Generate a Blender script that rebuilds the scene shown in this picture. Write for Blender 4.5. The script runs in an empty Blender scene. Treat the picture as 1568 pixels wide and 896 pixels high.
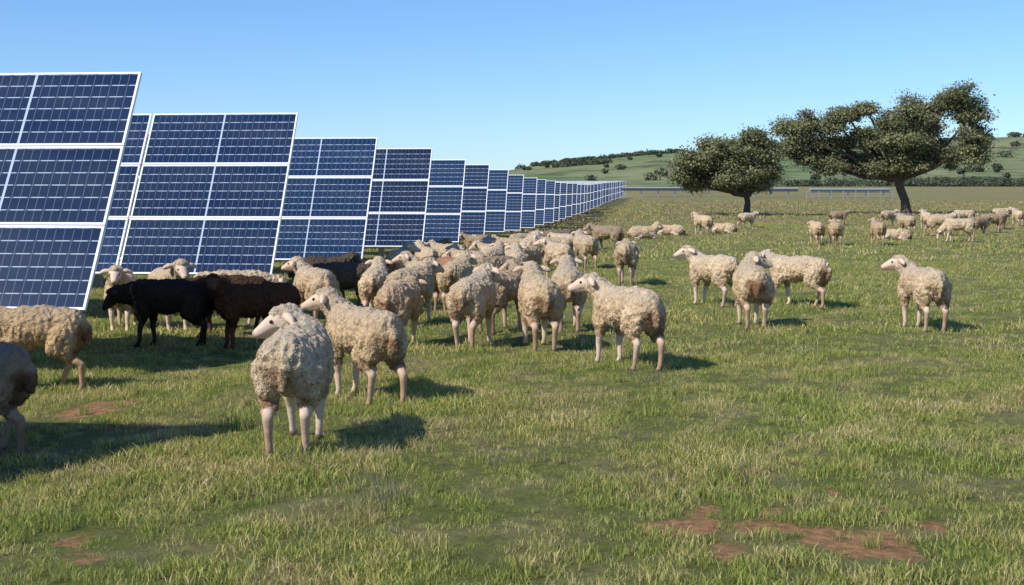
import bpy, math, random
import numpy as np
from mathutils import Vector, Matrix, noise as mnoise
random.seed(7); rng=np.random.default_rng(7)
scene=bpy.context.scene
col=scene.collection
F=2000.0/1568*36
ROWS_ANG=math.radians(5.9)

# ------------------------------------------------------------ helpers
def sstep(t):
    t=np.clip(t,0,1); return t*t*(3-2*t)
def xend(y): return -3.6+0.103*(y-12.9)
def terrain(x,y):
    x=np.asarray(x,float); y=np.asarray(y,float)
    k=1-sstep((x-xend(y)-1)/4.0)
    d=np.interp(y,[-1e4,10,60,75,110,200,300,1e5],[0,0,-0.675,-0.74,-0.8,0.1,0.8,0.8])
    far=np.interp(y,[-1e4,95,150,200,300,1e5],[0,0,0.3,0.9,2.3,2.4])
    far_l=np.interp(y,[-1e4,200,300,1e5],[0,0,1.6,1.6])
    z=k*(d+far_l)+(1-k)*far
    b=0.018*np.sin(x*1.7+1.3*np.sin(y*.9))*np.sin(y*1.3+.5)+0.01*np.sin(x*4.1+y*2.7)*np.sin(y*3.7-x*1.1)
    b=b*np.exp(-np.maximum(y-20,0)/40)
    return z+b
def snoise(x,y,seed,f):
    r=np.random.default_rng(seed); v=0
    for i in range(7):
        a=r.uniform(0,6.28); fr=f*r.uniform(.6,1.8); p=r.uniform(0,6.28)
        v=v+np.sin((x*math.cos(a)+y*math.sin(a))*fr+p+1.2*np.sin((x*math.sin(a)-y*math.cos(a))*fr*.7+p*2))
    return v/4.0
BARE=[(.78,6.25,.12),(.93,6.36,.10),(1.22,6.2,.12),(1.64,5.95,.20),(1.46,6.08,.10),(.98,5.8,.11),(1.02,6.6,.07),(1.3,6.5,.06),(2.05,6.25,.09),(1.9,6.6,.06),(-3.15,9.6,.20),(-2.95,9.95,.12),(-2.05,5.95,.09),(-1.9,5.7,.07),(1.75,7.1,.07),(4.0,16.5,.16)]
def bare(x,y):
    v=np.zeros_like(x)
    xx=x+.07*snoise(x,y,3,14)
    yy=y+.12*snoise(x,y,4,12)
    for bx,by,r in BARE:
        d=np.sqrt(((xx-bx)/(r*1.0))**2+((yy-by)/(r*1.35))**2)
        v=np.maximum(v,np.clip(1.5-d*.8,0,1))
    return v

def mesh_np(name,verts,faces_n,face_idx,mats=(),smooth=False,mat_idx=None):
    me=bpy.data.meshes.new(name)
    verts=np.asarray(verts,np.float32)
    me.vertices.add(len(verts)); me.vertices.foreach_set('co',verts.ravel())
    fi=np.asarray(face_idx,np.int32)
    n=len(fi)
    me.loops.add(n*faces_n); me.loops.foreach_set('vertex_index',fi.ravel())
    me.polygons.add(n); me.polygons.foreach_set('loop_start',np.arange(n,dtype=np.int32)*faces_n)
    me.polygons.foreach_set('use_smooth',np.full(n,smooth))
    for m in mats: me.materials.append(m)
    if mat_idx is not None: me.polygons.foreach_set('material_index',np.asarray(mat_idx,np.int32))
    me.update(calc_edges=True); me.validate()
    return me
def add_obj(name,me,loc=(0,0,0),rotz=0,parent=None):
    o=bpy.data.objects.new(name,me); col.objects.link(o); o.location=loc; o.rotation_euler=(0,0,rotz)
    if parent: o.parent=parent
    return o

class NT:
    def __init__(s,name):
        s.m=bpy.data.materials.new(name); s.m.use_nodes=True; s.t=s.m.node_tree; s.n=s.t.nodes; s.n.clear()
        s.out=s.n.new('ShaderNodeOutputMaterial')
    def new(s,t,**k):
        nd=s.n.new(t)
        for a,b in k.items(): setattr(nd,a,b)
        return nd
    def link(s,a,b): s.t.links.new(a,b)
    def setin(s,sock,v):
        if isinstance(v,bpy.types.NodeSocket): s.link(v,sock)
        else: sock.default_value=v
    def noise(s,scale,detail=4,rough=.55,vec=None,dist=0):
        n=s.new('ShaderNodeTexNoise'); n.inputs['Scale'].default_value=scale; n.inputs['Detail'].default_value=detail
        n.inputs['Roughness'].default_value=rough; n.inputs['Distortion'].default_value=dist
        if vec is not None: s.link(vec,n.inputs['Vector'])
        return n.outputs['Fac']
    def ramp(s,fac,stops):
        r=s.new('ShaderNodeValToRGB'); e=r.color_ramp.elements
        while len(e)<len(stops): e.new(.5)
        for i,(p,c) in enumerate(stops):
            e[i].position=p; e[i].color=(c,c,c,1) if not isinstance(c,(tuple,list)) else (*c,1)
        s.link(fac,r.inputs['Fac']); return r.outputs['Color']
    def mix(s,fac,a,b,mode='MIX'):
        m=s.new('ShaderNodeMix',data_type='RGBA',blend_type=mode)
        s.setin(m.inputs[0],fac)
        for i,v in ((6,a),(7,b)):
            if isinstance(v,(tuple,list)): m.inputs[i].default_value=(*v,1)
            else: s.link(v,m.inputs[i])
        return m.outputs[2]
    def math(s,op,a,b=0.0,c=None):
        m=s.new('ShaderNodeMath',operation=op); s.setin(m.inputs[0],a); s.setin(m.inputs[1],b)
        if c is not None: s.setin(m.inputs[2],c)
        return m.outputs[0]
    def bsdf(s,color,rough=.8,spec=.3,metal=0,bump=None,bstr=.5,bdist=.02):
        b=s.new('ShaderNodeBsdfPrincipled')
        if isinstance(color,(tuple,list)): b.inputs['Base Color'].default_value=(*color,1)
        else: s.link(color,b.inputs['Base Color'])
        s.setin(b.inputs['Roughness'],rough); b.inputs['Specular IOR Level'].default_value=spec; b.inputs['Metallic'].default_value=metal
        if bump is not None:
            bm=s.new('ShaderNodeBump'); bm.inputs['Strength'].default_value=bstr; bm.inputs['Distance'].default_value=bdist
            s.link(bump,bm.inputs['Height']); s.link(bm.outputs['Normal'],b.inputs['Normal'])
        return b
    def done(s,b): s.link(b.outputs[0],s.out.inputs['Surface']); return s.m

def pasture(t):
    g=t.new('ShaderNodeNewGeometry').outputs['Position']
    n1=t.noise(.35,4,.6,g,.4); n2=t.noise(1.5,6,.68,g); n3=t.noise(.05,4,.6,g); n4=t.noise(.8,5,.7,g,.5)
    c=t.mix(t.ramp(n1,[(.36,0),(.60,1)]),(.165,.230,.040),(.270,.290,.078))
    c=t.mix(t.ramp(n2,[(.47,0),(.64,.9)]),c,(.40,.355,.165))
    c=t.mix(t.ramp(n4,[(.50,0),(.66,.65)]),c,(.34,.29,.14))
    c=t.mix(t.ramp(n2,[(.30,.75),(.43,0)]),c,(.095,.165,.030))
    c=t.mix(t.ramp(n3,[(.42,0),(.68,.4)]),c,(.17,.205,.065))
    sep=t.new('ShaderNodeSeparateXYZ'); t.link(g,sep.inputs[0])
    n=t.noise(.13,6,.65,g,.6)
    mr=t.new('ShaderNodeMapRange'); t.link(sep.outputs['Y'],mr.inputs[0]); mr.inputs[1].default_value=24; mr.inputs[2].default_value=75
    f=t.math('MULTIPLY',t.ramp(n,[(.34,.12),(.60,.9)]),mr.outputs[0])
    c=t.mix(f,c,(.25,.195,.115))
    return g,c

# ------------------------------------------------------------ materials
def mat_ground():
    t=NT('pasture_ground'); g,c=pasture(t)
    c=t.mix(t.ramp(t.noise(12,6,.75,g),[(.42,0),(.62,.7)]),c,(.11,.115,.04))
    c=t.mix(t.ramp(t.noise(40,4,.7,g),[(.50,0),(.66,.6)]),c,(.36,.32,.16))
    at=t.new('ShaderNodeAttribute',attribute_name='bare')
    soil=t.mix(t.ramp(t.noise(14,6,.7,g),[(.35,0),(.65,1)]),(.30,.17,.09),(.72,.40,.19))
    bn=t.math('ADD',at.outputs['Fac'],t.math('MULTIPLY',t.math('SUBTRACT',t.noise(22,6,.8,g),.5),2.4))
    c=t.mix(t.ramp(bn,[(.5,0),(.8,1)]),c,soil)
    h=t.noise(26,8,.8,g)
    return t.done(t.bsdf(c,.95,.1,bump=h,bstr=1,bdist=.07))
def mat_grass(name='grass_blades',dry=False):
    t=NT(name); g,c=pasture(t)
    oi=t.new('ShaderNodeObjectInfo'); geo=t.new('ShaderNodeNewGeometry')
    if dry: c=t.mix(.9,c,(.30,.25,.17))
    c=t.mix(t.math('MULTIPLY',oi.outputs['Random'],.4),c,(.32,.31,.09) if not dry else (.3,.25,.18))
    rpi=t.ramp(geo.outputs['Random Per Island'],[(0,(.8,.88,.75)),(.62,(1.6,1.55,1.35)),(.74,(2.1,1.85,2.2)),(1,(2.6,2.1,3.1))]) if not dry else t.ramp(geo.outputs['Random Per Island'],[(0,(.6,.6,.6)),(1,(1.2,1.2,1.2))])
    c=t.mix(1.0,c,rpi,'MULTIPLY')
    b=t.bsdf(c,.6,.25)
    tr=t.new('ShaderNodeBsdfTranslucent'); t.link(c,tr.inputs[0])
    mx=t.new('ShaderNodeMixShader'); mx.inputs[0].default_value=.42
    t.link(b.outputs[0],mx.inputs[1]); t.link(tr.outputs[0],mx.inputs[2])
    t.link(mx.outputs[0],t.out.inputs['Surface']); return t.m
def mat_wool():
    t=NT('sheep_fleece')
    tc=t.new('ShaderNodeTexCoord').outputs['Object']
    at=t.new('ShaderNodeAttribute',attribute_name='mask'); sp=t.new('ShaderNodeSeparateColor'); t.link(at.outputs['Color'],sp.inputs[0])
    oi=t.new('ShaderNodeObjectInfo')
    # shift the pattern per animal so that no two share the same stains
    off=t.new('ShaderNodeVectorMath',operation='ADD'); t.link(tc,off.inputs[0])
    cmb=t.new('ShaderNodeCombineXYZ'); t.link(t.math('MULTIPLY',oi.outputs['Random'],37.0),cmb.inputs[0]); t.link(cmb.outputs[0],off.inputs[1])
    tv=off.outputs[0]
    xyz=t.new('ShaderNodeSeparateXYZ'); t.link(tc,xyz.inputs[0])
    n1=t.noise(5,5,.65,tv); n2=t.noise(22,5,.75,tv)
    wool=t.mix(t.ramp(n1,[(.35,0),(.64,1)]),(.71,.575,.395),(.53,.395,.245))
    top=t.new('ShaderNodeMapRange'); t.link(xyz.outputs['Z'],top.inputs[0]); top.inputs[1].default_value=.58; top.inputs[2].default_value=.74
    wool=t.mix(t.math('MULTIPLY',top.outputs[0],t.ramp(n1,[(.3,.3),(.6,.95)])),wool,(.475,.415,.335))
    wool=t.mix(t.ramp(n2,[(.47,0),(.67,.75)]),wool,(.33,.24,.15))
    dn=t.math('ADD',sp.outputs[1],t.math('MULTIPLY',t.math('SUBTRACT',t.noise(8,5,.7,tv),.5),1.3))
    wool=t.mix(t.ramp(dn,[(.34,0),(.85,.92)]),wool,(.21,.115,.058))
    skin=t.mix(t.noise(16,3,.6,tv),(.76,.61,.48),(.58,.44,.34))
    dl=t.math('ADD',sp.outputs[1],t.math('MULTIPLY',t.math('SUBTRACT',t.noise(14,4,.7,tv),.5),.8))
    skin=t.mix(t.ramp(dl,[(.3,0),(.8,.8)]),skin,(.33,.18,.10))
    c=t.mix(sp.outputs[0],wool,skin)
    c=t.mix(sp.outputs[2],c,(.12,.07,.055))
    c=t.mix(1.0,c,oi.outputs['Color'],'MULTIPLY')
    v=t.new('ShaderNodeTexVoronoi'); v.inputs['Scale'].default_value=42; t.link(tc,v.inputs['Vector'])
    h=t.math('ADD',t.math('MULTIPLY',v.outputs['Distance'],-1.0),t.noise(70,4,.75,tc))
    hm=t.math('MULTIPLY',h,t.math('SUBTRACT',1.15,sp.outputs[0]))
    b=t.bsdf(c,.92,.08,bump=hm,bstr=.65,bdist=.012)
    return t.done(b)
def mat_simple(name,c,r=.6,s=.4,metal=0,var=.15,scale=12):
    t=NT(name); tc=t.new('ShaderNodeTexCoord').outputs['Object']
    n=t.noise(scale,4,.6,tc)
    cc=t.mix(n,tuple(x*(1-var) for x in c),tuple(min(1,x*(1+var)) for x in c))
    return t.done(t.bsdf(cc,r,s,metal))
def mat_glass():
    t=NT('solar_cells'); uv=t.new('ShaderNodeUVMap',uv_map='UVMap')
    sp=t.new('ShaderNodeSeparateXYZ'); t.link(uv.outputs[0],sp.inputs[0])
    fx=t.math('FRACT',t.math('MULTIPLY',sp.outputs[0],24.0)); fy=t.math('FRACT',t.math('MULTIPLY',sp.outputs[1],6.0))
    def edge(f,w):
        d=t.math('ABSOLUTE',t.math('SUBTRACT',f,.5)); return t.math('GREATER_THAN',d,.5-w)
    lx=edge(fx,.032); ly=edge(fy,.038)
    mid=t.math('LESS_THAN',t.math('ABSOLUTE',t.math('SUBTRACT',sp.outputs[0],.5)),.0060)
    fx2=t.math('FRACT',t.math('MULTIPLY',sp.outputs[0],12.0))
    dash=t.math('MULTIPLY',ly,t.math('GREATER_THAN',t.math('ABSOLUTE',t.math('SUBTRACT',fx2,.5)),.12))
    line=t.math('MAXIMUM',t.math('MULTIPLY',lx,.24),t.math('MAXIMUM',t.math('MULTIPLY',ly,.25),t.math('MULTIPLY',dash,.9))); line=t.math('MAXIMUM',line,mid)
    geo=t.new('ShaderNodeNewGeometry'); oi=t.new('ShaderNodeObjectInfo')
    cell=t.mix(geo.outputs['Random Per Island'],(.008,.026,.068),(.014,.046,.120))
    cell=t.mix(oi.outputs['Random'],cell,(.008,.017,.048))
    dust=t.noise(1.3,5,.6,uv.outputs[0])
    cell=t.mix(t.ramp(dust,[(.4,0),(.8,.10)]),cell,(.30,.30,.28))
    c=t.mix(line,cell,(.46,.54,.64))
    b=t.bsdf(c,.12,.45)
    return t.done(b)
def mat_leaf(name,c1,c2):
    t=NT(name); g=t.new('ShaderNodeNewGeometry')
    n=t.noise(.7,3,.6,g.outputs['Position'])
    c=t.mix(t.ramp(n,[(.35,0),(.65,1)]),c1,c2)
    rr=t.ramp(g.outputs['Random Per Island'],[(0,(.55,.55,.55)),(1,(1.6,1.55,1.5))])
    c=t.mix(1.0,c,rr,'MULTIPLY')
    b=t.bsdf(c,.5,.4)
    tr=t.new('ShaderNodeBsdfTranslucent'); t.link(c,tr.inputs[0])
    mx=t.new('ShaderNodeMixShader'); mx.inputs[0].default_value=.35
    t.link(b.outputs[0],mx.inputs[1]); t.link(tr.outputs[0],mx.inputs[2]); t.link(mx.outputs[0],t.out.inputs['Surface'])
    return t.m
def mat_bark():
    t=NT('bark'); tc=t.new('ShaderNodeTexCoord').outputs['Object']
    n=t.noise(3,6,.7,tc); return t.done(t.bsdf(t.mix(n,(.05,.035,.025),(.19,.15,.12)),.95,.1,bump=n,bstr=1,bdist=.1))
def mat_hill():
    t=NT('hill_grass'); g=t.new('ShaderNodeNewGeometry').outputs['Position']
    n=t.noise(.012,6,.6,g,.6); n2=t.noise(.05,7,.75,g)
    c=t.mix(t.ramp(n,[(.40,0),(.60,1)]),(.130,.190,.080),(.235,.240,.125))
    c=t.mix(t.ramp(n2,[(.49,0),(.57,.85)]),c,(.070,.092,.052))
    return t.done(t.bsdf(c,1,.05))
M_ground=mat_ground(); M_grass=mat_grass(); M_dry=mat_grass('dry_stems',True); M_wool=mat_wool()
M_eye=mat_simple('sheep_eye',(.02,.015,.01),.2,.5)
M_frame=mat_simple('aluminium_frame',(.80,.81,.82),.35,.5,0,.04)
M_back=mat_simple('white_backsheet',(.55,.56,.57),.6,.3)
M_steel=mat_simple('galvanised_steel',(.38,.39,.40),.5,.5,.4,.15)
M_glass=mat_glass(); M_bark=mat_bark(); M_hill=mat_hill()
M_leaf=mat_leaf('oak_leaves',(.155,.168,.075),(.250,.248,.125))
M_leafd=mat_leaf('far_leaves',(.07,.09,.05),(.11,.13,.07))

# ------------------------------------------------------------ ground
def axis_geo(start,end,step,g=1.12):
    out=[start]; s=step
    while out[-1]<end: s*=g; out.append(out[-1]+s)
    return out
ys=list(np.arange(3,18,.08)); ys=[-60,-30,-15,-8,-4,-1,1,2.2]+ys+axis_geo(18,3500,.1,1.06)
xp=list(np.arange(0,6,.08))+axis_geo(6,2500,.1,1.09)
xs=[-v for v in reversed(xp[1:])]+xp
X,Y=np.meshgrid(xs,ys); Z=terrain(X,Y)
nx,ny=len(xs),len(ys)
V=np.stack([X.ravel(),Y.ravel(),Z.ravel()],1)
i=np.arange(nx*ny).reshape(ny,nx)
Fq=np.stack([i[:-1,:-1].ravel(),i[:-1,1:].ravel(),i[1:,1:].ravel(),i[1:,:-1].ravel()],1)
me=mesh_np('ground',V,4,Fq,[M_ground],True)
a=me.attributes.new('bare','FLOAT','POINT'); a.data.foreach_set('value',bare(X.ravel(),Y.ravel()).astype(np.float32))
add_obj('ground',me)

# ------------------------------------------------------------ hills
px_=np.array([-3000,300,600,740,830,900,960,1040,1150,1250,1400,1500,1568,1900,2600,4000])
py_=np.array([300,284,279,270,255,248,240,235,229,227,220,211,209,204,225,262])
hx=np.linspace(-1100,1300,260); hy=np.concatenate([np.linspace(330,760,46),np.linspace(780,1100,8)])
HX,HY=np.meshgrid(hx,hy)
ridge=1.65+(290-np.interp(HX/.35+784,px_,py_))*.35
sfun=sstep((HY-335)/365.0)*(1-.4*sstep((HY-720)/400))
HZ=1.5+(ridge-1.5)*sfun+ (1.6*snoise(HX,HY,11,.03)+.6*snoise(HX,HY,12,.08))*sfun*.8
HZ[0]-=2
i=np.arange(HX.size).reshape(HX.shape)
Fq=np.stack([i[:-1,:-1].ravel(),i[:-1,1:].ravel(),i[1:,1:].ravel(),i[1:,:-1].ravel()],1)
add_obj('hills',mesh_np('hills',np.stack([HX.ravel(),HY.ravel(),HZ.ravel()],1),4,Fq,[M_hill],True))
def hillz(x,y):
    r=1.65+(290-np.interp(x/.35+784,px_,py_))*.35
    s=float(sstep((y-335)/365.0)*(1-.4*sstep((y-720)/400)))
    return 1.5+(r-1.5)*s+float(1.6*snoise(np.array(x),np.array(y),11,.03)+.6*snoise(np.array(x),np.array(y),12,.08))*s*.8

def leaf_cloud(C,R,n,size,up=0,soft=False):
    vs=[]
    for c,r,k in zip(C,R,n):
        d=rng.normal(size=(k,3))
        if soft:
            off=np.clip(d*.52,-1.5,1.5); d=d/np.linalg.norm(d,axis=1)[:,None]; p=c+off*r
        else:
            d/=np.linalg.norm(d,axis=1)[:,None]
            rad=rng.uniform(.2,1.0,size=(k,1))**.6
            p=c+d*rad*r
        nrm=d+rng.normal(size=(k,3))*.8+np.array((0,0,up)); nrm/=np.linalg.norm(nrm,axis=1)[:,None]
        a=np.cross(nrm,rng.normal(size=(k,3))); a/=np.linalg.norm(a,axis=1)[:,None]+1e-9
        b=np.cross(nrm,a)
        s=size*rng.uniform(.6,1.4,size=(k,1))
        vs.append(np.stack([p-a*s,p-b*s*.6,p+a*s,p+b*s*.6],1).reshape(-1,3))
    return np.concatenate(vs)
def quads(n): return np.arange(n*4).reshape(n,4)

C=[];R=[]
for _ in range(190):
    pxx=random.uniform(900,1800); yy=random.choice([random.uniform(640,730),random.uniform(420,700)])
    x=(pxx-784)/2000*yy; C.append((x,yy,hillz(x,yy)+1.0)); s=random.uniform(.7,2.7); R.append((s*1.3,s*1.3,s*.75))
for _ in range(100):
    pxx=random.gauss(890,38); yy=random.uniform(600,700); x=(pxx-784)/2000*yy
    C.append((x,yy,hillz(x,yy)+.8)); s=random.uniform(.9,2.2); R.append((s*1.4,s*1.4,s*.75))
for _ in range(18):
    pxx=random.gauss(1005,24); yy=random.uniform(680,710); x=(pxx-784)/2000*yy
    C.append((x,yy,hillz(x,yy)+1.2)); s=random.uniform(1.6,3.0); R.append((s*1.4,s*1.4,s*.8))
C=np.array(C);R=np.array(R)
v=leaf_cloud(C,R,[130]*len(C),.5)
add_obj('distant_trees',mesh_np('distant_trees',v,4,quads(len(v)//4),[M_leafd]))
C=[];R=[]
for _ in range(260):
    pxx=random.choice([random.uniform(1150,1800),random.uniform(1390,1700)]); yy=random.uniform(300,345); x=(pxx-784)/2000*yy
    s=random.uniform(.6,1.9); C.append((x,yy,float(terrain(x,yy))+s*.5)); R.append((s*1.7,s*1.5,s*.9))
C=np.array(C);R=np.array(R)
v=leaf_cloud(C,R,[150]*len(C),.28)
add_obj('shrub_belt',mesh_np('shrub_belt',v,4,quads(len(v)//4),[M_leafd]))

# ------------------------------------------------------------ trees
def tube(path,rad,seg=8):
    path=[Vector(p) for p in path]; vs=[];fs=[]
    for k,p in enumerate(path):
        t=(path[min(k+1,len(path)-1)]-path[max(k-1,0)]).normalized()
        a=t.cross(Vector((.3,1,.1))).normalized(); b=t.cross(a)
        for j in range(seg):
            an=j/seg*6.283; vs.append(p+(a*math.cos(an)+b*math.sin(an))*rad[k])
    for k in range(len(path)-1):
        for j in range(seg):
            j2=(j+1)%seg; fs.append((k*seg+j,k*seg+j2,(k+1)*seg+j2,(k+1)*seg+j))
    return [tuple(v) for v in vs],fs
def make_tree(name,loc,trunk,clumps,nleaf,seed):
    r=random.Random(seed)
    par=bpy.data.objects.new(name,None); col.objects.link(par); par.location=loc
    V=[];Fc=[]
    def add(p,rad,seg=8):
        v,f=tube(p,rad,seg); o=len(V); V.extend(v); Fc.extend([tuple(q+o for q in ff) for ff in f])
    tp=[(x,0,z) for x,z,_ in trunk]; add(tp,[q[2] for q in trunk],10)
    top=Vector(tp[-1]); C=[];R=[]
    for (cx,cz,rx,rz) in clumps:
        cy=r.uniform(-2.4,2.4)*min(1,rx/1.6); end=Vector((cx,cy,cz-rz*.1))
        mid=top.lerp(end,.5)+Vector((r.uniform(-.3,.3),r.uniform(-.3,.3),r.uniform(-.5,.1)))
        pts=[]
        for k in range(7):
            q=k/6; p=top*(1-q)**2+mid*2*q*(1-q)+end*q*q+Vector((r.uniform(-.1,.1),r.uniform(-.1,.1),r.uniform(-.1,.1)))*(1 if 0<k<6 else 0)
            pts.append(p)
        add(pts,[.17*(1-k/6)+.04 for k in range(7)],6)
        m=int(8.5*rx*rz)+8
        for _ in range(m):
            d=Vector((r.gauss(0,1),r.gauss(0,1),r.gauss(0,1))).normalized()
            q=r.uniform(.25,1.08)
            c=Vector((cx+d.x*rx*q,cy+d.y*rx*1.1*q,cz+d.z*rz*q)); s=r.uniform(.26,.68)
            C.append(tuple(c)); R.append((s*1.3,s*1.3,s*.7))
            if r.random()<.4: add([end.lerp(c,.0),end.lerp(c,.55)+Vector((0,0,.1)),c],[.05,.035,.012],4)
    me=bpy.data.meshes.new('trunk'); me.from_pydata(V,[],Fc); me.materials.append(M_bark)
    for p in me.polygons: p.use_smooth=True
    add_obj('trunk_and_limbs',me,parent=par)
    C=np.array(C);R=np.array(R)
    vol=(R[:,0]*R[:,2])**.6; n=np.maximum(20,(vol/vol.sum()*nleaf)).astype(int)
    v=leaf_cloud(C,R,n,.080,.6,True)
    add_obj('crown',mesh_np('crown',v,4,quads(len(v)//4),[M_leaf]),parent=par)
def clump_px(lst,bx,by,s): return [((x-bx)*s,(by-y)*s,rx*s,rz*s) for x,y,rx,rz in lst]
sA=.0435
cA=clump_px([(1440,155,34,22),(1475,180,24,24),(1398,172,34,22),(1358,190,30,20),(1422,205,42,24),(1470,222,30,22),(1365,225,38,20),(1318,208,24,18),(1298,176,14,10),(1320,168,9,6),
 (1275,190,20,18),(1285,218,30,18),(1240,190,24,18),(1212,198,22,16),(1250,225,32,18),(1212,224,22,14),(1310,246,30,14),(1268,252,28,10),(1385,252,32,12),(1435,245,32,16),(1228,243,16,8),(1345,258,18,8),(1490,212,12,20),(1400,230,36,18)],1385,328,sA)
make_tree('oak_tree',(26.1,87,float(terrain(26.1,87))-.05),[(.15,-.2,.50),(.1,.3,.34),(0,1.0,.27),(-.3,1.7,.27),(-.45,2.3,.27)],cA,108000,3)
sB=.041
cB=clump_px([(1090,232,30,18),(1056,248,20,18),(1075,262,32,18),(1125,242,30,22),(1144,262,30,18),(1158,238,22,20),(1148,208,10,7),(1049,268,16,10),(1106,272,30,14),(1166,262,16,14),(1172,220,10,8),(1137,228,16,14),(1100,250,32,20),(1065,280,12,7),(1158,280,14,8)],1143,330,sB)
make_tree('oak_tree',(14.8,82.5,float(terrain(14.8,82.5))-.05),[(0,-.2,.36),(0,.3,.23),(.05,.9,.18),(-.05,1.4,.18)],cB,62000,8)

# ------------------------------------------------------------ solar rows
TILT=math.atan2(2.2,1.42); MW,MH,GAP=2.1,.862,.012; NM=9
def build_row():
    V=[];Fc=[];MI=[];UVf=[]
    U=Vector((1,0,0)); S=Vector((0,math.cos(TILT),math.sin(TILT))); N=Vector((0,-math.sin(TILT),math.cos(TILT)))
    def P(u,v,n): return U*u+S*v+N*n
    def box(u0,u1,v0,v1,n0,n1,mi):
        o=len(V)
        for n in (n0,n1):
            for (u,v) in ((u0,v0),(u1,v0),(u1,v1),(u0,v1)): V.append(P(u,v,n))
        for f in ((3,2,1,0),(4,5,6,7),(0,1,5,4),(1,2,6,5),(2,3,7,6),(3,0,4,7)):
            Fc.append(tuple(q+o for q in f)); MI.append(mi); UVf.append([(0,0)]*4)
    def wbox(x0,x1,y0,y1,z0,z1,mi):
        o=len(V)
        for z in (z0,z1):
            for (x,y) in ((x0,y0),(x1,y0),(x1,y1),(x0,y1)): V.append(Vector((x,y,z)))
        for f in ((3,2,1,0),(4,5,6,7),(0,1,5,4),(1,2,6,5),(2,3,7,6),(3,0,4,7)):
            Fc.append(tuple(q+o for q in f)); MI.append(mi); UVf.append([(0,0)]*4)
    fw=.022
    for m in range(NM):
        u1=-m*(MW+GAP+.02); u0=u1-MW
        for k in range(3):
            v0=k*(MH+GAP); v1=v0+MH
            box(u0,u1,v0,v0+fw,0,.035,1); box(u0,u1,v1-fw,v1,0,.035,1)
            box(u0,u0+fw,v0+fw,v1-fw,0,.035,1); box(u1-fw,u1,v0+fw,v1-fw,0,.035,1)
            o=len(V)
            for (u,v) in ((u0+fw,v0+fw),(u1-fw,v0+fw),(u1-fw,v1-fw),(u0+fw,v1-fw)): V.append(P(u,v,.030))
            Fc.append((o,o+1,o+2,o+3)); MI.append(0); UVf.append([(0,0),(1,0),(1,1),(0,1)])
            o=len(V)
            for (u,v) in ((u0+fw,v0+fw),(u1-fw,v0+fw),(u1-fw,v1-fw),(u0+fw,v1-fw)): V.append(P(u,v,.022))
            Fc.append((o+3,o+2,o+1,o)); MI.append(2); UVf.append([(0,0)]*4)
    L=NM*(MW+GAP+.02)
    for v in (.35,1.3,2.25): box(-L,-.06,v-.03,v+.03,-.065,-.003,3)
    for m in range(0,NM+1):
        u=-.5-m*2.05
        box(u-.03,u+.03,.15,2.45,-.15,-.067,3)
    for m in range(0,NM+1,2):
        u=-1.1-m*2.05; c=P(u,1.3,-.22)
        wbox(u-.06,u+.06,c.y-.05,c.y+.05,-1.4,c.z,3)
    box(-L,-.2,1.24,1.36,-.26,-.152,3)
    me=bpy.data.meshes.new('solar_panel_row'); me.from_pydata([tuple(v) for v in V],[],Fc)
    for m in (M_glass,M_frame,M_back,M_steel): me.materials.append(m)
    uvl=me.uv_layers.new(name='UVMap')
    me.polygons.foreach_set('material_index',MI)
    uvl.data.foreach_set('uv',[c for f in UVf for uv in f for c in uv])
    me.update(); return me
row_me=build_row()
for n in range(-1,34):
    yb=11.45+5.72*n
    xe=xend(yb)
    if yb>120: xe+=(yb-120)*.02
    z=float(terrain(xe-2,yb))+.60
    o=add_obj('solar_panel_row',row_me,(xe+random.uniform(-.06,.06)*(n>1),yb,z+random.uniform(-.03,.03)*(n>1)),-ROWS_ANG)

def bx(x0,x1,y0,y1,z0,z1,V,Fc):
    o=len(V)
    for z in (z0,z1):
        for (x,y) in ((x0,y0),(x1,y0),(x1,y1),(x0,y1)): V.append((x,y,z))
    for f in ((3,2,1,0),(4,5,6,7),(0,1,5,4),(1,2,6,5),(2,3,7,6),(3,0,4,7)): Fc.append(tuple(q+o for q in f))
M_darkp=mat_simple('dark_panel',(.06,.075,.085),.5,.3)
M_edge=mat_simple('panel_edge',(.40,.43,.46),.5,.4)
def low_array(x0,x1,y,z0):
    V=[];Fc=[]
    bx(x0,x1,y,y+.08,z0+.50,z0+.86,V,Fc); na=len(Fc)
    bx(x0,x1,y+.1,y+1.2,z0+.87,z0+1.02,V,Fc); nb=len(Fc)
    x=x0+.3
    while x<x1: bx(x-.06,x+.06,y+.3,y+.42,z0-.4,z0+.86,V,Fc); x+=2.3
    me=bpy.data.meshes.new('low_solar_array'); me.from_pydata(V,[],Fc)
    for m in (M_darkp,M_edge,M_steel): me.materials.append(m)
    me.polygons.foreach_set('material_index',[0]*na+[1]*(nb-na)+[2]*(len(Fc)-nb)); add_obj('low_solar_array',me)
low_array(15,29,178,.95); low_array(29.6,38,174,.86); low_array(38.8,49,170,.76)
V=[];Fc=[]
x=36.
while x<49: bx(x-.04,x+.04,160,160.08,0.2,1.5,V,Fc); x+=1.5
for zz in (.8,1.1,1.4): bx(36,49,160.02,160.05,zz,zz+.03,V,Fc)
me=bpy.data.meshes.new('wire_fence'); me.from_pydata(V,[],Fc); me.materials.append(M_steel); add_obj('wire_fence',me)

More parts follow.
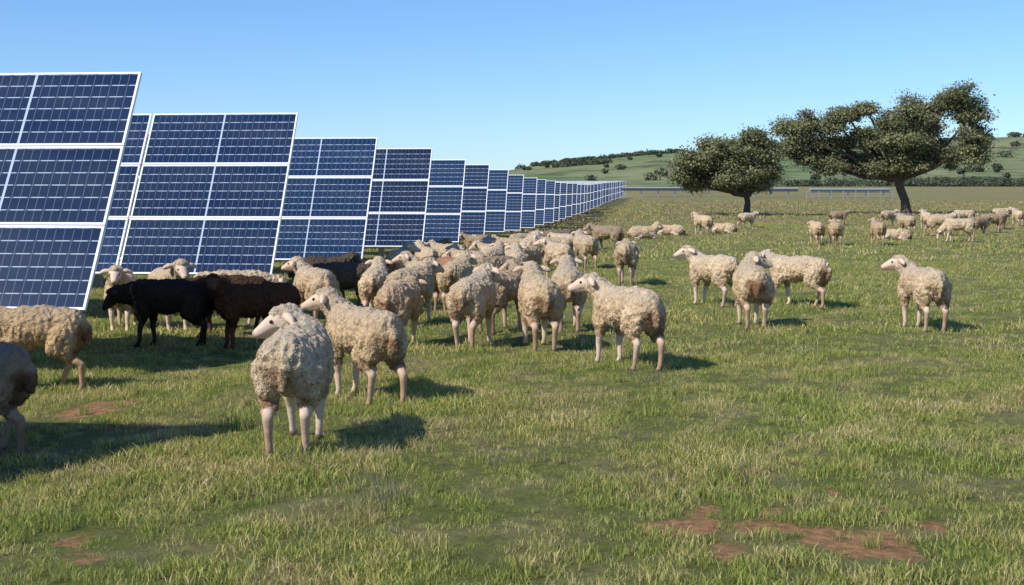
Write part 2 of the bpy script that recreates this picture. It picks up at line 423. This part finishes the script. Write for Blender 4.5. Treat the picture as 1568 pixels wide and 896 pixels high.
# ------------------------------------------------------------ sheep
import bmesh
bm=bmesh.new(); bmesh.ops.create_icosphere(bm,subdivisions=2,radius=1)
ICO_V=np.array([v.co[:] for v in bm.verts]); ICO_F=np.array([[v.index for v in f.verts] for f in bm.faces]); bm.free()
WOOL,SKIN=0,1
def sheep_mesh(name,neck_yaw=0,neck_pitch=45,head_yaw=0,head_pitch=-25,neck_len=.25,stride=(0,0,0,0),lying=False,seed=0,tufts=11000,fat=1.0):
    """faces +X, left = +Y"""
    E=[]
    def ell(c,r,l=WOOL): E.append((np.array(c,float),np.array(r if hasattr(r,'__len__') else (r,r,r),float),l))
    def chain(pts,rad,l,spl=None):
        for k in range(len(pts)-1):
            a,b=np.array(pts[k],float),np.array(pts[k+1],float); ra,rb=rad[k],rad[k+1]
            n=max(2,int(np.linalg.norm(b-a)/(min(ra,rb)*.4)))
            for q in np.linspace(0,1,n+1):
                c=a+(b-a)*q; r=ra+(rb-ra)*q
                ll=l if spl is None else (WOOL if c[2]>spl else SKIN)
                ell(c,r,ll)
    dz=-.36 if lying else 0
    f=fat
    ell((-.31,0,.560+dz),(.200,.175*f,.185)); ell((-.15,0,.570+dz),(.25,.192*f,.187)); ell((.02,0,.560+dz),(.28,.204*f,.195)); ell((.20,0,.565+dz),(.22,.178*f,.19))
    ell((.32,0,.55+dz),(.12,.13*f,.16)); ell((.26,0,.67+dz),(.16,.10,.085)); ell((-.36,0,.62+dz),(.14,.13,.12))
    chain([(-.47,0,.63+dz),(-.505,0,.56+dz),(-.515,.01,.44+dz)],[.042,.038,.024],WOOL)
    if not lying:
        for s,st in ((1,stride[0]),(-1,stride[1])):
            ell((.25,s*.105,.47),(.10,.070,.16))
            chain([(.26,s*.110,.45),(.235+st*.2,s*.105,.36),(.262+st*.65,s*.096,.215),(.256+st,s*.092,.08),(.278+st,s*.09,.028)],[.070,.047,.032,.022,.027],SKIN,.29)
            ell((.288+st,s*.09,.020),(.036,.028,.022),SKIN)
        for s,st in ((1,stride[2]),(-1,stride[3])):
            ell((-.31,s*.11,.48),(.14,.080,.175))
            chain([(-.32,s*.115,.53),(-.25+st*.15,s*.12,.41),(-.345+st*.4,s*.107,.32),(-.412+st*.7,s*.10,.26),(-.392+st*.9,s*.098,.15),(-.382+st,s*.095,.075),(-.362+st,s*.095,.028)],[.095,.078,.048,.033,.025,.023,.027],SKIN,.30)
            ell((-.352+st,s*.095,.020),(.036,.028,.022),SKIN)
    else:
        for s in (1,-1):
            chain([(.25,s*.12,.18),(.42,s*.12,.09),(.30,s*.13,.05)],[.07,.035,.028],SKIN)
            ell((-.28,s*.15,.18),(.19,.10,.14)); chain([(-.12,s*.2,.11),(-.33,s*.21,.05),(-.2,s*.24,.03)],[.06,.03,.025],SKIN)
    ny,npi,hy,hp=[math.radians(q) for q in (neck_yaw,neck_pitch,head_yaw,head_pitch)]
    nb=np.array((.27,0,.61+dz)); nd=np.array((math.cos(npi)*math.cos(ny),math.cos(npi)*math.sin(ny),math.sin(npi)))
    n0=np.array((math.cos(npi),0,math.sin(npi)*.8)); m1=nb+n0*neck_len*.45; ne=m1+nd*neck_len*.65
    chain([nb,m1,ne],[.145,.122,.092],WOOL)
    hd=np.array((math.cos(hp)*math.cos(hy),math.cos(hp)*math.sin(hy),math.sin(hp)))
    hl=np.array((-math.sin(hy),math.cos(hy),0)); hu=np.cross(hd,hl)
    if hu[2]<0: hu=-hu
    o=ne+hd*.025+np.array((0,0,.02))
    ell(o-hd*.025+hu*.006,(.088,.088,.084),WOOL); ell(o+hd*.015+hu*.048,(.058,.058,.040),WOOL)
    chain([o-hd*.015-hu*.05,o+hd*.01-hu*.05],[.065,.05],WOOL)
    chain([o+hd*.03,o+hd*.09-hu*.000,o+hd*.160-hu*.014,o+hd*.198-hu*.022],[.074,.058,.042,.034],SKIN)
    chain([o+hd*.03-hu*.036,o+hd*.155-hu*.044],[.050,.026],SKIN)
    for s in (1,-1):
        chain([o+hl*s*.066+hu*.025-hd*.005,o+hl*s*.125+hu*.015-hd*.018,o+hl*s*.160-hu*.002-hd*.024,o+hl*s*.195-hu*.022-hd*.026],[.022,.033,.028,.010],SKIN)
    V=[];Fc=[]
    for k,(c,r,l) in enumerate(E):
        V.append(ICO_V*r+c); Fc.append(ICO_F+k*len(ICO_V))
    tm=mesh_np('tmp',np.concatenate(V),3,np.concatenate(Fc)); to=bpy.data.objects.new('tmp',tm); col.objects.link(to)
    r=to.modifiers.new('r','REMESH'); r.mode='VOXEL'; r.voxel_size=.0092
    sm=to.modifiers.new('s','SMOOTH'); sm.factor=.5; sm.iterations=3
    dg=bpy.context.evaluated_depsgraph_get(); ev=to.evaluated_get(dg); m2=ev.to_mesh()
    nv=len(m2.vertices); P=np.zeros(nv*3); m2.vertices.foreach_get('co',P); P=P.reshape(-1,3)
    Nn=np.zeros(nv*3); m2.vertices.foreach_get('normal',Nn); Nn=Nn.reshape(-1,3)
    Q=np.array([list(p.vertices) for p in m2.polygons if len(p.vertices)==4])
    ev.to_mesh_clear(); bpy.data.objects.remove(to); bpy.data.meshes.remove(tm)
    dw=np.full(nv,9.);ds=np.full(nv,9.)
    for c,rr,l in E:
        d=(np.linalg.norm((P-c)/rr,axis=1)-1)*rr.min()
        if l==WOOL: dw=np.minimum(dw,d)
        else: ds=np.minimum(ds,d)
    skin=sstep((dw-ds+.004)/.012)
    off=seed*7.3
    n1=np.empty(nv);n2=np.empty(nv);n3=np.empty(nv)
    for k in range(nv):
        p=Vector(P[k])+Vector((off,0,0))
        n1[k]=mnoise.noise(p*5); n2[k]=abs(mnoise.noise(Vector((p.x*16,p.y*16,p.z*9)))); n3[k]=mnoise.noise(p*36)
    disp=(1-skin)*(n1*.020-np.minimum(n2,.4)*.030+n3*.009+.010)+skin*(n3*.0012)
    P=P+Nn*disp[:,None]
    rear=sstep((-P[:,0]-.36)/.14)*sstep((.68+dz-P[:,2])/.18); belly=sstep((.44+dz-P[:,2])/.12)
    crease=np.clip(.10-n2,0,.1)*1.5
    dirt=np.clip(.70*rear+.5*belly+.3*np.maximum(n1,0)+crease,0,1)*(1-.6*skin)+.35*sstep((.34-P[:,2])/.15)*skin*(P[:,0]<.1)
    rel=P-o; fx=rel@hd; mz=sstep((fx-.205)/.018)*(np.abs(rel@hl)<.05)*(np.abs(rel@hu)<.08)*.55
    hoof=sstep((.040-P[:,2])/.012)*.8 if not lying else 0
    dark=np.maximum(np.clip(mz,0,1)*skin,hoof)
    C=np.stack([skin,dirt,dark,np.ones(nv)],1)
    tri=Q; cen=P[tri].mean(1); ar=np.linalg.norm(np.cross(P[tri[:,1]]-P[tri[:,0]],P[tri[:,3]]-P[tri[:,0]]),axis=1)*(1-skin[tri[:,0]])
    rg=np.random.default_rng(seed+50); idx=rg.choice(len(tri),tufts,p=ar/ar.sum())
    pc=cen[idx]; nn=Nn[tri[idx,0]]; t=np.cross(nn,rg.normal(size=nn.shape)); t/=np.linalg.norm(t,axis=1)[:,None]+1e-9
    w=rg.uniform(.003,.006,size=(tufts,1)); L=rg.uniform(.005,.013,size=(tufts,1))
    tip=pc+nn*L*.75+np.cross(nn,t)*L*.7+np.array((0,0,-.5))*L
    TV=np.stack([pc-t*w-nn*.003,pc+t*w-nn*.003,tip],1).reshape(-1,3); TC=np.repeat(C[tri[idx,0]],3,axis=0)
    EV=[]
    for s in (1,-1):
        EV.append(ICO_V*.013+(o+hd*.088+hl*s*.053+hu*.022))
    EV=np.concatenate(EV)
    allv=np.concatenate([P,TV,EV]); allc=np.concatenate([C,TC,np.tile([0,0,0,1.],(len(EV),1))])
    faces=[tuple(q) for q in Q.tolist()]+[tuple(q) for q in (np.arange(tufts*3).reshape(-1,3)+nv).tolist()]
    eo=nv+tufts*3
    for k in range(2): faces+= [tuple(q) for q in (ICO_F+eo+k*len(ICO_V)).tolist()]
    me=bpy.data.meshes.new(name); me.from_pydata(allv.tolist(),[],faces)
    me.materials.append(M_wool); me.materials.append(M_eye)
    mi=np.zeros(len(faces),np.int32); mi[len(Q)+tufts:]=1; me.polygons.foreach_set('material_index',mi)
    me.polygons.foreach_set('use_smooth',np.ones(len(faces),bool))
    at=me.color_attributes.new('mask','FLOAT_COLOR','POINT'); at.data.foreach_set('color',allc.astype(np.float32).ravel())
    me.update(); return me
S={}
S['hero1']=sheep_mesh('sheep_m',62,34,104,-22,.25,(.10,-.02,-.06,.05),seed=1,tufts=16000,fat=1.04)
S['hero2']=sheep_mesh('sheep_m',20,38,45,-12,.25,(-.03,.05,.07,-.10),seed=2,tufts=14000)
S['hero3']=sheep_mesh('sheep_m',35,36,58,-12,.23,(.05,-.04,.07,-.06),seed=3,tufts=14000)
S['fwd']=sheep_mesh('sheep_m',0,44,0,-26,.23,(.02,-.02,-.03,.02),seed=4)
S['left']=sheep_mesh('sheep_m',35,40,75,-12,.25,(.0,.03,.03,-.03),seed=5)
S['right']=sheep_mesh('sheep_m',-35,40,-80,-15,.25,(.03,.0,-.02,.03),seed=6)
S['low']=sheep_mesh('sheep_m',10,-5,15,-45,.28,(.05,-.05,-.05,.06),seed=7)
S['graze']=sheep_mesh('sheep_m',5,-48,5,-70,.40,(.08,-.05,-.06,.04),seed=8)
S['lie']=sheep_mesh('sheep_m',15,36,25,-15,.23,lying=True,seed=9)
S['walk']=sheep_mesh('sheep_m',0,28,5,-25,.24,(.10,-.09,-.10,.11),seed=10)
S['fwd2']=sheep_mesh('sheep_m',-14,38,-30,-20,.23,(-.04,.05,.06,-.07),seed=11,fat=1.1)
S['fwd3']=sheep_mesh('sheep_m',12,15,20,-35,.24,(.06,-.06,-.07,.05),seed=12,fat=1.0)

P1=(1,.97,.93); 
SH=[
('hero1',-1.37,8.27,0,1.0,(.97,.97,.96)),('hero2',-1.19,10.3,-34,.98,(1.0,.94,.86)),('hero3',1.05,12.1,-28,1.02,P1),
('fwd',.28,13.6,-8,1.0,(1,.94,.85)),('fwd2',-.41,13.9,12,1.0,P1),('fwd3',-1.20,14.0,12,.96,(.86,.76,.68)),('fwd',.66,15.3,0,.98,P1),
('left',-.12,15.3,28,.97,(.82,.74,.66)),('fwd3',1.97,22.4,8,1.0,(.85,.80,.76)),('fwd2',1.56,28,-15,.98,P1),('walk',2.6,36,-60,.97,(.6,.56,.52)),
('low',2.3,38,20,.95,(.65,.6,.56)),('graze',1.5,41,70,.95,(.45,.43,.40)),('graze',1.0,44,80,.95,(.55,.51,.46)),
('left',2.85,18.5,-32,.96,P1),('right',2.87,15.6,2,1.0,(.93,.88,.80)),('walk',4.0,18.3,-48,.97,P1),('left',4.85,15.4,-6,1.0,(.94,.89,.83)),
('fwd3',9.04,38.8,0,.92,P1),('fwd2',9.5,38.4,5,.92,(.8,.75,.7)),('walk',15,60,80,.9,(.65,.6,.55)),('walk',9.9,55,60,.9,P1),('fwd',6.85,47,-30,.95,P1),
('lie',7.9,49,-80,1,P1),('lie',4.36,43.4,80,1,P1),('lie',5.7,47,-70,1,P1),('lie',4.6,45.5,100,1,P1),('fwd',10.85,38.8,0,.95,(.8,.74,.66)),('walk',17.3,60,60,.9,P1),('fwd2',14.6,48.5,-20,.95,P1),
('lie',12.3,42,-90,1,P1),('fwd',17.4,55,0,.92,P1),('graze',14.0,41,-75,1.0,P1),('walk',16.4,50,90,.95,P1),('walk',16.8,47,60,.92,(.65,.6,.55)),
('walk',18.4,50,80,.95,(.75,.7,.64)),('fwd',22.8,59,0,.95,P1),('graze',20.7,60,-80,.95,P1),('walk',24.7,66,80,.95,P1),('walk',15.2,46.5,100,.98,P1),('fwd2',20.2,54,30,.95,(.8,.75,.68)),
('walk',-4.0,10.7,-94,.95,(.92,.83,.70)),('walk',-3.50,8.15,-84,.97,(.6,.57,.57)),
('low',-3.72,14.1,-82,.96,(.080,.076,.085)),('left',-2.78,14.0,-112,.93,(.19,.105,.075)),('low',-3.3,15.1,-100,.95,(.12,.09,.075)),
('fwd',-4.85,16.2,172,.95,P1),('fwd',-4.2,16.0,150,1.0,P1),('low',-3.5,16.3,80,.97,P1),('hero2',-2.55,16.8,-28,.97,P1),
('low',-2.4,18.6,88,.97,(.22,.22,.24)),('walk',-3.0,20.5,90,.95,(.17,.17,.17)),
('fwd',-1.83,17.5,0,.97,P1),('fwd2',-1.28,16.6,22,.98,P1),('left',-1.3,18.6,-20,.97,P1),('low',-.98,20.4,160,.97,(.66,.44,.33)),('fwd2',-.77,18.3,10,.97,(.95,.9,.8)),
('fwd3',-.74,22.6,-30,.97,P1),('low',-.25,20.6,40,.97,(.62,.57,.52)),('fwd',.07,22.2,0,.97,P1),('hero3',.86,24.6,-20,.97,P1),
('walk',-1.4,28.5,-50,.97,P1),('fwd',-.7,31,20,.97,P1),('walk',0,33,-70,.97,P1),('fwd2',.65,34.5,0,.97,P1),('right',-2.1,24.2,10,.98,P1),('fwd',-1.75,26.4,-20,.97,P1),
('walk',-1.0,38,-80,.95,(.8,.75,.7)),('fwd3',1.3,33,-30,.95,P1),('walk',.35,41,60,.95,P1),('walk',-2.0,30.5,70,.95,(.6,.55,.5)),
('walk',-.3,27,-60,.96,P1),('right',.35,28.5,10,.96,P1),('fwd2',-1.15,24.8,0,.96,P1),('left',.3,25.4,30,.96,(.9,.85,.8)),('walk',.9,30,-80,.95,P1),('fwd',-.35,24,15,.95,P1)]
for kind,x,y,h,s,tint in SH:
    o=add_obj('sheep',S[kind],(x,y,float(terrain(x,y))-.008),math.radians(90-h))
    s*=random.uniform(.98,1.03); o.scale=(s,s*random.uniform(.97,1.06),s)
    j=random.uniform(.88,1.08); wv=random.uniform(-.04,.03); o.color=(tint[0]*j,tint[1]*j*(1+wv*.5),tint[2]*j*(1+wv),1)

# ------------------------------------------------------------ grass
def tuft(name,nb,spread,h0,h1,w,seed,lean=.5,mat=None):
    r=np.random.default_rng(seed); vs=[];fs=[]
    for k in range(nb):
        a=r.uniform(0,6.283); rad=spread*math.sqrt(r.uniform()); bx_,by_=rad*math.cos(a),rad*math.sin(a)
        h=r.uniform(h0,h1); la=r.uniform(0,6.283); le=h*lean*r.uniform(.2,1.4); fa=r.uniform(0,6.283)
        wx,wy=math.cos(fa)*w*.5*r.uniform(.7,1.4),math.sin(fa)*w*.5
        lx,ly=math.cos(la)*le,math.sin(la)*le; o=len(vs)
        vs+=[(bx_-wx,by_-wy,-.01),(bx_+wx,by_+wy,-.01),(bx_+lx*.35+wx*.8,by_+ly*.35+wy*.8,h*.6),(bx_+lx*.35-wx*.8,by_+ly*.35-wy*.8,h*.6),(bx_+lx,by_+ly,h)]
        fs+=[(o,o+1,o+2,o+3),(o+3,o+2,o+4)]
    me=bpy.data.meshes.new(name); me.from_pydata(vs,[],fs); me.materials.append(mat or M_grass)
    return bpy.data.objects.new(name,me)
def scatter(name,pts,scales,templates):
    tc=bpy.data.collections.new(name+'_tufts')
    for t in templates: tc.objects.link(t)
    me=bpy.data.meshes.new(name); me.vertices.add(len(pts)); me.vertices.foreach_set('co',np.asarray(pts,np.float32).ravel())
    a=me.attributes.new('sc','FLOAT','POINT'); a.data.foreach_set('value',np.asarray(scales,np.float32))
    o=add_obj(name,me)
    ng=bpy.data.node_groups.new(name,'GeometryNodeTree')
    ng.interface.new_socket('Geometry',in_out='INPUT',socket_type='NodeSocketGeometry'); ng.interface.new_socket('Geometry',in_out='OUTPUT',socket_type='NodeSocketGeometry')
    N=ng.nodes; gi=N.new('NodeGroupInput'); go=N.new('NodeGroupOutput')
    mp=N.new('GeometryNodeMeshToPoints'); ip=N.new('GeometryNodeInstanceOnPoints'); ci=N.new('GeometryNodeCollectionInfo')
    ci.inputs['Collection'].default_value=tc; ci.inputs['Separate Children'].default_value=True; ci.inputs['Reset Children'].default_value=True
    ip.inputs['Pick Instance'].default_value=True
    rv=N.new('FunctionNodeRandomValue'); rv.data_type='FLOAT_VECTOR'; rv.inputs[0].default_value=(-.12,-.12,0); rv.inputs[1].default_value=(.12,.12,6.283)
    na=N.new('GeometryNodeInputNamedAttribute'); na.data_type='FLOAT'; na.inputs['Name'].default_value='sc'
    L=ng.links
    L.new(gi.outputs[0],mp.inputs[0]); L.new(mp.outputs[0],ip.inputs['Points']); L.new(ci.outputs[0],ip.inputs['Instance'])
    L.new(rv.outputs[0],ip.inputs['Rotation']); L.new(na.outputs[0],ip.inputs['Scale']); L.new(ip.outputs[0],go.inputs[0])
    md=o.modifiers.new('gn','NODES'); md.node_group=ng
    return o
def field(y0,y1,dens,marg,seed):
    r=np.random.default_rng(seed); W=y1*.42+marg; n=int((y1-y0)*2*W*dens)
    x=r.uniform(-W,W,n); y=r.uniform(y0,y1,n)
    k=np.abs(x)<y*.42+marg; x,y=x[k],y[k]
    b=bare(x,y); cl=snoise(x,y,21,2.2)+.7*snoise(x,y,22,6)
    keep=(r.uniform(size=len(x))>b*.96)&(r.uniform(size=len(x))<.80+.25*cl)
    x,y,cl,b=x[keep],y[keep],cl[keep],b[keep]
    s=r.uniform(.45,1.15,len(x))*(1+.50*cl)*(1-.5*b)
    return np.stack([x,y,terrain(x,y)],1),np.clip(s,.38,2.4)
p,s=field(3.8,13,150,1.2,31)
scatter('grass',p,s,[tuft('tuft',42,.085,.013,.052,.0046,k,.9) for k in range(7)])
p,s=field(13,30,38,1.5,32)
scatter('grass',p,s,[tuft('tuftm',42,.15,.02,.058,.009,k+20,.9) for k in range(5)])
p,s=field(30,70,6,2,33)
scatter('grass',p,s,[tuft('tuftf',42,.32,.02,.075,.020,k+40,.8) for k in range(4)])
p,s=field(70,150,1.0,2,34)
scatter('grass',p,s,[tuft('tuftff',42,.8,.03,.12,.05,k+80,.8) for k in range(3)])
tp=[(-1.98,9.0,1.1),(-1.9,9.1,.9),(1.3,7.45,1.0),(1.2,7.3,.9),(1.42,7.5,.8),(1.15,7.5,.8),(.9,11,.7),(-2.5,9.9,.8),(-3.0,10.3,.9),(-2.2,10.1,.7),(2.4,6.9,.6),(1.0,9.5,.7),(1.4,9.8,.6)]
r=np.random.default_rng(5)
for _ in range(420):
    y=r.uniform(5,26); tp.append((r.uniform(-.42,.42)*y,y,r.uniform(.25,.65)))
tp=np.array(tp)
scatter('tall_grass',np.stack([tp[:,0],tp[:,1],terrain(tp[:,0],tp[:,1])],1),tp[:,2],[tuft('tall',70,.09,.06,.17,.005,k+60,.6) for k in range(3)])
tp=[(-.67,6.75,1.2),(-.62,6.9,.9),(1.15,10.9,1.1),(1.0,11.1,.9),(-.1,7.7,.8),(-.55,8.2,.6),(.15,7.9,.7),(-1.25,7.6,.8),(1.5,7.0,.6)]
for _ in range(130):
    y=r.uniform(5,16); tp.append((r.uniform(-.42,.42)*y,y,r.uniform(.25,.6)))
tp=np.array(tp)
scatter('dry_weeds',np.stack([tp[:,0],tp[:,1],terrain(tp[:,0],tp[:,1])],1),tp[:,2],[tuft('weed',34,.12,.08,.25,.0028,k+70,.7,M_dry) for k in range(3)])

# ------------------------------------------------------------ light, sky, camera
EL=math.radians(42); sx,sy=-.80,-.60
w=bpy.data.worlds.new('World'); scene.world=w; w.use_nodes=True; nt=w.node_tree
bg=nt.nodes['Background']; sky=nt.nodes.new('ShaderNodeTexSky'); sky.sky_type='NISHITA'; sky.sun_disc=False
sky.sun_elevation=EL; sky.sun_rotation=math.atan2(sx,sy); sky.altitude=300; sky.air_density=1.0; sky.dust_density=.1; sky.ozone_density=2.5
mx=nt.nodes.new('ShaderNodeMix'); mx.data_type='RGBA'; mx.blend_type='MULTIPLY'; mx.inputs[0].default_value=1; mx.inputs[7].default_value=(.71,.96,1.34,1)
nt.links.new(sky.outputs[0],mx.inputs[6]); nt.links.new(mx.outputs[2],bg.inputs[0]); bg.inputs[1].default_value=.115
sl=bpy.data.lights.new('sun','SUN'); sl.energy=5.0; sl.angle=math.radians(.53); sl.color=(1,.95,.86)
so=bpy.data.objects.new('sun',sl); col.objects.link(so)
d=Vector((sx*math.cos(EL),sy*math.cos(EL),math.sin(EL))); so.rotation_euler=d.to_track_quat('Z','Y').to_euler()
cam=bpy.data.cameras.new('camera'); cam.lens=F; cam.sensor_width=36; cam.clip_end=6000; cam.clip_start=.1
co=bpy.data.objects.new('camera',cam); col.objects.link(co); co.location=(0,0,1.65)
co.rotation_euler=(math.radians(90)-math.atan(158/2000),0,0); scene.camera=co
scene.view_settings.view_transform='Standard'; scene.view_settings.look='None'; scene.view_settings.exposure=0
